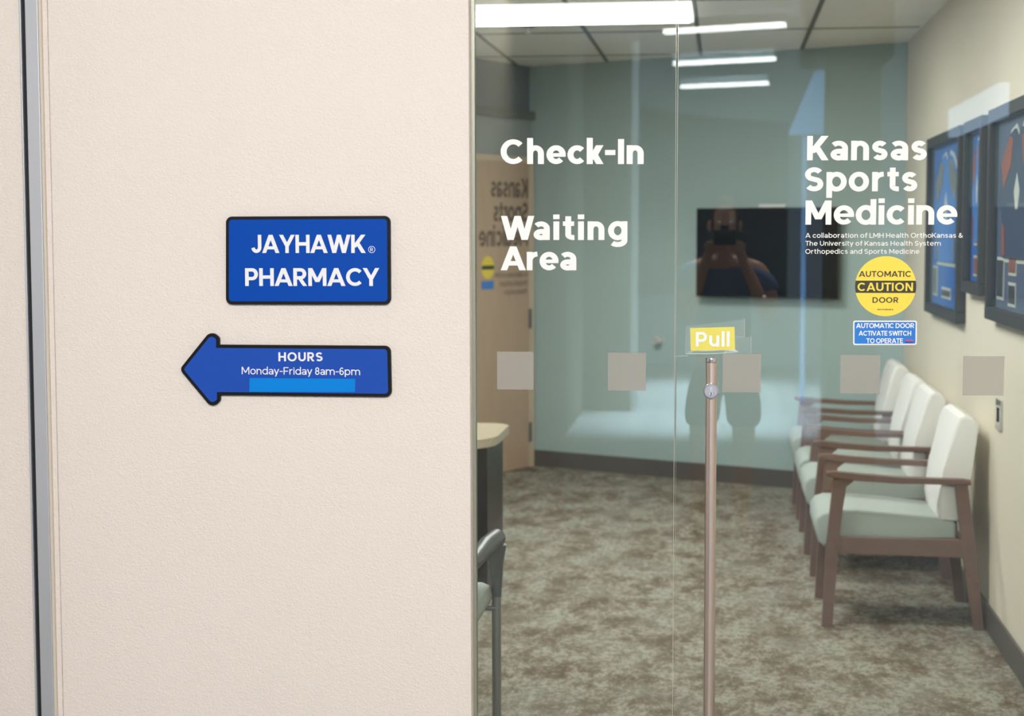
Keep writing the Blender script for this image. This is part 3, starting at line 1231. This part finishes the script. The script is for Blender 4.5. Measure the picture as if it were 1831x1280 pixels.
box(bm, (-1.27, 0.64, 0.435), (-0.758, 1.085, 0.515), 0.034)
mlocal('seat', bm, M_seat)
for y in (1.045, 0.63):
    bm = bmesh.new()
    xe = 0.0 if y > 1 else 0.07
    tube(bm, [(-0.745 - xe, y, 0.43), (-1.295 + xe, y, 0.43)], 0.009, 10)
    mlocal('seat_rail', bm, M_greymetal)
bm = bmesh.new()
box(bm, (-1.27, 0.575, 0.52), (-0.775, 0.615, 0.88), 0.015)
mlocal('backrest', bm, M_back)


# waiting-room armchairs along the right wall, facing left
def loft(bm, rings):
    vs = [[bm.verts.new(p) for p in r] for r in rings]
    n = len(vs[0])
    for a, b in zip(vs, vs[1:]):
        for i in range(n):
            bm.faces.new((a[i], a[(i + 1) % n], b[(i + 1) % n], b[i]))
    bm.faces.new(list(reversed(vs[0])))
    bm.faces.new(vs[-1])


def slab(bm, side, w0, w1):
    """side: polygon in (x, z); spans y from w0 to w1"""
    prism(bm, [Vector((x, w0, z)) for x, z in side], (0, w1 - w0, 0), None)


def make_chair():
    r = empty('armchair', (0, 0, 0))
    CW = 0.60
    # seat and back cushions
    seat = [(0.0, 0.355), (-0.012, 0.40), (-0.010, 0.45), (0.012, 0.478), (0.05, 0.490), (0.16, 0.488), (0.34, 0.474), (0.56, 0.455), (0.575, 0.44), (0.575, 0.372), (0.30, 0.378), (0.06, 0.362), (0.03, 0.33)]
    bm = bmesh.new()
    slab(bm, seat, 0.045, CW - 0.045)
    bmesh.ops.bevel(bm, geom=[e for e in bm.edges if abs((e.verts[0].co - e.verts[1].co).y) < 1e-5], offset=0.014, segments=3, affect='EDGES', profile=0.5)
    build('seat', bm, M_seat, r, True)
    back = [(0.505, 0.455), (0.495, 0.52), (0.515, 0.66), (0.558, 0.85), (0.578, 0.893), (0.605, 0.905), (0.640, 0.892), (0.664, 0.86), (0.640, 0.70), (0.612, 0.52), (0.600, 0.45)]
    bm = bmesh.new()
    slab(bm, back, 0.05, CW - 0.05)
    bmesh.ops.bevel(bm, geom=[e for e in bm.edges if abs((e.verts[0].co - e.verts[1].co).y) < 1e-5], offset=0.018, segments=3, affect='EDGES', profile=0.5)
    build('backrest', bm, M_back, r, True)
    for y0 in (0.0, CW - 0.038):
        y1 = y0 + 0.038
        # front leg: broad at the arm, narrow at the floor
        bm = bmesh.new()
        loft(bm, [[(x0, y0, z), (x1, y0, z), (x1, y1, z), (x0, y1, z)] for x0, x1, z in ((0.018, 0.062, 0.0), (0.032, 0.082, 0.33), (0.046, 0.098, 0.5), (0.055, 0.112, 0.60), (0.06, 0.15, 0.632))])
        build('leg', bm, M_walnut, r)
        bm = bmesh.new()
        loft(bm, [[(x0, y0, z), (x1, y0, z), (x1, y1, z), (x0, y1, z)] for x0, x1, z in ((0.648, 0.69, 0.0), (0.600, 0.655, 0.30), (0.585, 0.640, 0.42), (0.56, 0.612, 0.62))])
        build('leg', bm, M_walnut, r)
        bm = bmesh.new()
        yy0, yy1 = y0 - 0.008, y1 + 0.008
        arm = [(0.028, 0.648), (0.03, 0.662), (0.06, 0.664), (0.16, 0.655), (0.34, 0.643), (0.60, 0.638), (0.625, 0.634), (0.625, 0.616), (0.34, 0.618), (0.16, 0.628), (0.06, 0.636)]
        slab(bm, arm, yy0, yy1)
        bmesh.ops.bevel(bm, geom=[e for e in bm.edges if abs((e.verts[0].co - e.verts[1].co).y) < 1e-5], offset=0.006, segments=2, affect='EDGES', profile=0.5)
        build('armrest', bm, M_walnut, r)
        bm = bmesh.new()
        hexa(bm, [(0.06, y0 + 0.004, 0.315), (0.61, y0 + 0.004, 0.305), (0.61, y1 - 0.004, 0.305), (0.06, y1 - 0.004, 0.315)],
             [(0.06, y0 + 0.004, 0.385), (0.60, y0 + 0.004, 0.385), (0.60, y1 - 0.004, 0.385), (0.06, y1 - 0.004, 0.385)], 0.004)
        build('side_rail', bm, M_walnut, r)
    bm = bmesh.new()
    box(bm, (0.59, 0.03, 0.31), (0.615, CW - 0.03, 0.375), 0.003)
    build('rear_rail', bm, M_walnut, r)
    return r


ch0 = make_chair()
CH = [(2.74, 'nearest of the four white wooden-armed armchairs, closest to the glass'),
      (3.78, 'second white wooden-armed armchair from the glass along the tan wall'),
      (4.43, 'third white wooden-armed armchair from the glass along the tan wall'),
      (5.40, 'farthest white wooden-armed armchair, by the back wall corner')]
for i, (y, lb) in enumerate(CH):
    o = ch0 if i == 0 else copy_tree(ch0)
    o.location = (0.405, y, 0)
    tag(o, lb, 'chair', 'waiting armchairs along the right wall')


# framed jerseys on the right wall
def rw(y, z, d):
    return Vector((XR - d, y, z))


def rwbox(bm, y0, y1, z0, z1, d0, d1, bev=0.0):
    box(bm, (XR - d1, y0, z0), (XR - d0, y1, z1), bev)


def jersey_frame(y0, y1, z0, z1, matm, jm, shoulder, label, photos, narrow=False):
    r = empty('jersey_frame', (XR, (y0 + y1) / 2, z0))
    tag(r, label, 'picture frame', 'framed jerseys on the tan wall')
    fw, fd = 0.052, 0.045
    bm = bmesh.new()
    rwbox(bm, y0, y1, z0, z0 + fw, 0.0005, fd, 0.003)
    rwbox(bm, y0, y1, z1 - fw, z1, 0.0005, fd, 0.003)
    rwbox(bm, y0, y0 + fw, z0 + fw, z1 - fw, 0.0005, fd, 0.003)
    rwbox(bm, y1 - fw, y1, z0 + fw, z1 - fw, 0.0005, fd, 0.003)
    local(build('frame', bm, M_frame), r)
    bm = bmesh.new()
    rwbox(bm, y0 + fw, y1 - fw, z0 + fw, z1 - fw, 0.001, 0.008)
    local(build('mat_board', bm, matm), r)
    ym = (y0 + y1) / 2
    W = (y1 - y0) / 2 - fw
    # jersey cut-out: neck, sloped shoulders, sleeves, hem  (u: -1..1 across, v: 0..1 of the frame height)
    H = z1 - z0
    J = [(-.62, .30), (-.66, .50), (-.80, .56), (-.72, .74), (-.34, .86), (-.14, .88), (0, .83), (.14, .88), (.34, .86), (.72, .74), (.80, .56), (.66, .50), (.62, .30)]
    if narrow:
        J = [(u_ * .8, v_) for u_, v_ in J]
    sg_ = lambda P, g: [(u_ * g, .58 + (v_ - .58) * (1 + (g - 1) * 1.1)) for u_, v_ in P]
    bm = bmesh.new()
    prism(bm, [rw(ym + u_ * W, z0 + v_ * H, 0.008) for u_, v_ in sg_(J, 1.07)], (-0.003, 0, 0), None)
    local(build('cutout_border', bm, M_cord), r)
    bm = bmesh.new()
    prism(bm, [rw(ym + u_ * W, z0 + v_ * H, 0.011) for u_, v_ in J], (-0.008, 0, 0), None)
    jj = local(build('jersey', bm, jm), r)
    kx = .8 if narrow else 1.0
    for sgn in (-1, 1):
        for nm, P in (('shoulder_panel', ((.70, .735), (.34, .852), (.18, .84), (.26, .72), (.58, .62))), ('side_panel', ((.60, .31), (.63, .46), (.52, .44), (.48, .31)))):
            bm = bmesh.new()
            prism(bm, [rw(ym + sgn * u_ * kx * W, z0 + v_ * H, 0.019) for u_, v_ in P], (-0.002, 0, 0), None)
            local(build(nm, bm, shoulder), r)
    bm = bmesh.new()
    prism(bm, [rw(ym + u_ * W, z0 + v_ * H, 0.019) for u_, v_ in ((.05, .52), (.12, .60), (.0, .68), (-.12, .60), (-.05, .52))], (-0.001, 0, 0), None)
    local(build('chest_mark', bm, M_cord), r)
    for (u0, u1, v0, v1, pm) in photos:
        bm = bmesh.new()
        rwbox(bm, ym + u0 * W, ym + u1 * W, z0 + v0 * H, z0 + v1 * H, 0.008, 0.012)
        ph = local(build('photo_border', bm, M_cord), r)
        bm = bmesh.new()
        rwbox(bm, ym + u0 * W + .012, ym + u1 * W - .012, z0 + v0 * H + .012, z0 + v1 * H - .012, 0.012, 0.0135)
        q = build('photo', bm, pm)
        local(q, r)
    bm = bmesh.new()
    rwbox(bm, y0 + fw - .004, y1 - fw + .004, z0 + fw - .004, z1 - fw + .004, 0.030, 0.033)
    local(build('glazing', bm, M_pic_glass), r)


jersey_frame(3.60, 4.86, 1.245, 2.165, M_mat_blue, M_jersey, M_photo_a, 'farthest framed jersey, wide blue shadow box with sky reflection painted in, near the back corner',
             [(.62, .92, .10, .27, M_photo_a), (-.92, -.66, .10, .20, M_photo_b), (-.92, -.66, .22, .36, M_photo_b), (-.3, .3, .10, .16, M_photo_c)])
jersey_frame(2.92, 3.46, 1.40, 2.165, M_mat_blue, M_jersey, M_rust, 'narrow blue framed jersey with sky reflection painted in, middle of the three frames', [(-.5, .5, .10, .22, M_photo_b)], True)
jersey_frame(1.60, 2.74, 1.315, 2.17, M_mat_slate, M_jersey_slate, M_rust, 'nearest framed jersey, shadow box greyed by a painted reflection, with rust shoulders at the right edge',
             [(.60, .92, .10, .30, M_photo_c), (.05, .38, .22, .42, M_photo_b), (.05, .38, .08, .19, M_photo_c), (-.9, -.5, .10, .30, M_photo_a)])

# wall switch plate
sw = empty('wall_switch', (XR, 2.56, 0.87))
tag(sw, 'steel wall switch plate on the tan wall beside the nearest armchair', 'switch')
bm = bmesh.new()
box(bm, (XR - 0.010, 2.50, 0.872), (XR - 0.0005, 2.625, 0.995), 0.002)
local(build('plate', bm, M_chrome), sw)
bm = bmesh.new()
box(bm, (XR - 0.013, 2.545, 0.905), (XR - 0.010, 2.58, 0.962), 0.001)
local(build('rocker', bm, M_black), sw)

# ------------------------------------------------------------------ corridor behind the photographer (seen mirrored in the glass)
bm = bmesh.new()
box(bm, (-6, -9.6, 3.42), (6, 0.0, 3.5))
struct(build('ceiling_corridor', bm, M_corr_ceil))
bm = bmesh.new()
box(bm, (-1.42, -11.2, 0), (-1.3, -4.2, 3.42))
struct(build('wall_corridor_left', bm, M_olive))
bm = bmesh.new()
box(bm, (-1.42, -11.3, 0), (-0.86, -11.2, 3.42))
struct(build('wall_corridor_end', bm, M_olive))
# curved stone fascia across the hall
bm = bmesh.new()
P = [Vector((-1.4 + 2.12 * k / 14, -15.3 - 0.8 * math.sin(math.pi * k / 14), 0)) for k in range(15)]
for a, b in zip(P, P[1:]):
    za, zb = 3.22 - 0.14 * (a.x + 1.4), 3.22 - 0.14 * (b.x + 1.4)
    hexa(bm, [a + Vector((0, 0, 0.9)), b + Vector((0, 0, 0.9)), b + Vector((0, -.2, 0.9)), a + Vector((0, -.2, 0.9))],
         [a + Vector((0, 0, za)), b + Vector((0, 0, zb)), b + Vector((0, -.2, zb)), a + Vector((0, -.2, za))])
struct(build('wall_stone', bm, M_stonewall))
bm = bmesh.new()
box(bm, (0.66, -7.2, 0), (0.98, -6.6, 3.42))
struct(build('pillar', bm, M_olive))
bm = bmesh.new()
box(bm, (0.50, -7.3, 2.78), (1.05, -6.5, 3.42))
struct(build('beam', bm, M_dark_soffit))
bm = bmesh.new()
prism(bm, [Vector(p) for p in ((0.60, -12.0, 2.6), (1.0, -12.0, 2.6), (1.0, -12.0, 3.2), (0.84, -12.0, 3.2))], (0, -0.08, 0), None)
struct(build('window_2', bm, M_sky))
bm = bmesh.new()
box(bm, (0.735, -12.1, 0.02), (0.775, -12.0, 2.58))
struct(build('window_3', bm, M_sky))
bm = bmesh.new()
box(bm, (1.62, -8.3, 2.36), (1.68, -6.0, 2.56))
struct(build('window_4', bm, mat('bright_window', (190, 220, 255), 0.5, emit=3.2)))

bm = bmesh.new()
box(bm, (-0.86, -11.3, 0), (-0.80, -11.2, 3.42))
struct(build('trim_11', bm, M_white))
bm = bmesh.new()
box(bm, (2.6, -6.0, 0), (2.7, -0.05, 3.42))
struct(build('bounce_wall_right', bm, M_cream))  # unseen wall added to bounce light onto the handle and front wall
bm = bmesh.new()
box(bm, (-3.3, -4.0, 0), (-3.2, -0.05, 3.42))
struct(build('bounce_wall_left', bm, M_cream))  # its left counterpart, also added out of view as a light bounce

for k, y in enumerate((-9.1, -11.7, -14.3)):
    r = empty('pendant_light', (-0.03, y, 3.26))
    tag(r, ['linear white pendant light nearest the glass, highest of three in the reflection', 'linear white pendant light, middle of three in the reflection',
            'linear white pendant light farthest down the corridor, lowest in the reflection'][k], 'pendant light', 'linear corridor lights mirrored in the glass')
    turn = Matrix.Translation((-0.02, y, 0)) @ Matrix.Rotation(math.radians(20), 4, 'Z')
    bm = bmesh.new()
    box(bm, (-0.50, -0.04, 3.255), (0.50, 0.04, 3.29), 0.004, turn)
    local(build('lens', bm, M_linear), r)
    bm = bmesh.new()
    box(bm, (-0.505, -0.045, 3.29), (0.505, 0.045, 3.36), 0.004, turn)
    local(build('housing', bm, M_white), r)
    for x in (-0.35, 0.35):
        bm = bmesh.new()
        p = turn @ Vector((x, 0, 0))
        tube(bm, [(p.x, p.y, 3.36), (p.x, p.y, 3.42)], 0.004, 8)
        local(build('hanger', bm, M_alu), r)


# ------------------------------------------------------------------ the photographer (standing behind the lens, mirrored in the glass)
def skin_mesh(name, chains, m, parent, root=0, sub=2):
    """chains: list of lists of (x, y, z, rx, ry); a point repeated exactly joins chains"""
    V_, E_, Rr, ix = [], [], [], {}
    for chn in chains:
        prev = None
        for x, y, z, rx, ry in chn:
            k = (round(x, 4), round(y, 4), round(z, 4))
            if k not in ix:
                ix[k] = len(V_)
                V_.append(k)
                Rr.append((rx, ry))
            if prev is not None and prev != ix[k]:
                E_.append((prev, ix[k]))
            prev = ix[k]
    me = bpy.data.meshes.new(name)
    me.from_pydata(V_, E_, [])
    o = link(name, me, None, None)
    md = o.modifiers.new('skin', 'SKIN')
    md.use_smooth_shade = True
    md.branch_smoothing = 0.6
    dat = me.skin_vertices[0].data
    for i, rr in enumerate(Rr):
        dat[i].radius = rr
        dat[i].use_root = (i == root)
    if sub:
        s_ = o.modifiers.new('sub', 'SUBSURF')
        s_.levels = s_.render_levels = sub
    me.materials.append(m)
    if parent:
        local(o, parent)
    return o


PY = -4.70
pe = empty('person', (0.0, PY, 0))
tag(pe, 'person in blue shirt and dark shorts photographing, mirrored in the glass door', 'person')
pelvis = (0, PY, .95, .15, .11)
hipL, hipR = (-.105, PY, .90, .095, .09), (.105, PY, .90, .095, .09)
neck = (0, PY, 1.555, .055, .055)
chest = (0, PY, 1.38, .165, .11)
shL, shR = (-.185, PY, 1.475, .06, .06), (.185, PY, 1.475, .06, .06)


def hand_chains(wx, wy, wz, sgn):
    """palm and five separate fingers closed round the camera body; sgn = side the thumb points to"""
    palm = (wx + sgn * .015, wy + .055, wz + .035, .036, .022)
    out = [[(wx, wy, wz, .028, .026), palm]]
    for k in range(4):
        fx = palm[0] - sgn * .026 + sgn * .018 * k
        ln = (.030, .036, .038, .033)[k]
        out.append([palm, (fx, palm[1] + .022, palm[2] + .018 - .004 * k, .0092, .0092), (fx + sgn * .010, palm[1] + .022 + ln * .5, palm[2] + .030, .0086, .0086),
                    (fx + sgn * .022, palm[1] + .014 + ln * .5, palm[2] + .030 + ln * .5, .0076, .0076)])
    out.append([palm, (palm[0] + sgn * .034, palm[1] - .010, palm[2] + .008, .0115, .0115), (palm[0] + sgn * .052, palm[1] - .006, palm[2] + .026, .0095, .0095)])
    return out


chains = [
    [pelvis, (0, PY, 1.12, .14, .10), chest, (0, PY, 1.48, .12, .085), neck, (0, PY + .02, 1.625, .068, .075), (0, PY + .025, 1.70, .078, .094), (0, PY + .015, 1.77, .078, .095), (0, PY + .005, 1.825, .05, .06)],
    [(0, PY + .025, 1.70, .078, .094), (0, PY + .115, 1.692, .012, .016), (0, PY + .128, 1.675, .011, .012)],
    [pelvis, hipL, (-.125, PY + .01, .50, .058, .06), (-.132, PY - .01, .30, .056, .058), (-.135, PY - .01, .085, .038, .042), (-.137, PY + .02, .045, .04, .04), (-.142, PY + .14, .03, .038, .026)],
    [pelvis, hipR, (.11, PY + .01, .50, .058, .06), (.105, PY - .01, .30, .056, .058), (.10, PY - .01, .085, .038, .042), (.10, PY + .02, .045, .04, .04), (.105, PY + .14, .03, .038, .026)],
    [(0, PY, 1.48, .12, .085), shL, (-.215, PY + .06, 1.31, .046, .046), (-.195, PY + .12, 1.20, .042, .042)],
    [(0, PY, 1.48, .12, .085), shR, (.25, PY + .05, 1.31, .046, .046), (.235, PY + .11, 1.20, .042, .042)],
    [(-.195, PY + .12, 1.20, .042, .042), (-.15, PY + .15, 1.36, .036, .036), (-.09, PY + .122, 1.545, .028, .026)],
    [(.235, PY + .11, 1.20, .042, .042), (.17, PY + .15, 1.36, .036, .036), (.09, PY + .122, 1.545, .028, .026)],
] + hand_chains(-.09, PY + .122, 1.545, 1) + hand_chains(.09, PY + .122, 1.545, -1)
body = skin_mesh('body', chains, M_skin, pe)
skin_mesh('shirt', [[(0, PY, .90, .178, .135), (0, PY, 1.12, .165, .122), (0, PY, 1.38, .18, .126), (0, PY, 1.49, .13, .10), (0, PY, 1.53, .075, .075)],
                    [(0, PY, 1.49, .13, .10), (-.185, PY, 1.475, .078, .078), (-.212, PY + .052, 1.33, .068, .068)],
                    [(0, PY, 1.49, .13, .10), (.185, PY, 1.475, .078, .078), (.245, PY + .042, 1.33, .068, .068)]], M_shirt, pe)
skin_mesh('shorts', [[(0, PY, 1.03, .16, .12), (0, PY, .93, .168, .128)],
                     [(0, PY, .93, .165, .125), (-.105, PY, .84, .11, .115), (-.122, PY, .60, .098, .10)],
                     [(0, PY, .93, .165, .125), (.105, PY, .84, .11, .115), (.112, PY, .60, .098, .10)]], M_shorts, pe)
skin_mesh('hair', [[(0, PY - .055, 1.68, .06, .05), (0, PY - .04, 1.76, .078, .075), (0, PY + .01, 1.825, .066, .075), (0, PY + .055, 1.822, .045, .03)]], M_hair, pe)
for sx in (-1, 1):
    bm = bmesh.new()
    bmesh.ops.create_uvsphere(bm, u_segments=14, v_segments=10, radius=.0125)
    bmesh.ops.translate(bm, verts=bm.verts, vec=(sx * .032, PY + .112, 1.722))
    local(build('eye', bm, mat('eye_white', (235, 232, 228), 0.2), None, True), pe)
    bm = bmesh.new()
    bmesh.ops.create_uvsphere(bm, u_segments=12, v_segments=8, radius=.03)
    bmesh.ops.scale(bm, verts=bm.verts, vec=(.35, .7, 1.05))
    bmesh.ops.translate(bm, verts=bm.verts, vec=(sx * .083, PY + .012, 1.705))
    local(build('ear', bm, M_skin, None, True), pe)
    xo = -.139 if sx < 0 else .102
    skin_mesh('shoe', [[(xo, PY - .055, .045, .042, .04), (xo, PY + .02, .05, .048, .045), (xo, PY + .12, .038, .05, .034), (xo, PY + .185, .032, .036, .026)]], M_shoe, pe, 0, 2)
bm = bmesh.new()
tube(bm, [(-.026, PY + .108, 1.648), (-.01, PY + .116, 1.645), (.01, PY + .116, 1.645), (.026, PY + .108, 1.648)], [.003, .006, .006, .003], 10)
local(build('mouth', bm, mat('lips', (168, 96, 88), 0.5), None, True), pe)

cm = empty('photo_camera', (0.0, PY + .19, 1.60))
tag(cm, 'black camera held up by the person mirrored in the glass', 'camera')
bm = bmesh.new()
box(bm, (-.058, PY + .203, 1.606), (.058, PY + .231, 1.686), 0.008)
box(bm, (-.022, PY + .203, 1.684), (.022, PY + .229, 1.708), 0.006)
local(build('camera_body', bm, M_black), cm)
bm = bmesh.new()
lathe(bm, [(.034, .0), (.036, .004), (.036, .030), (.033, .034), (.026, .030)], (0, PY + .230, 1.645), 'y', 28)
local(build('lens', bm, M_black, None, True), cm)
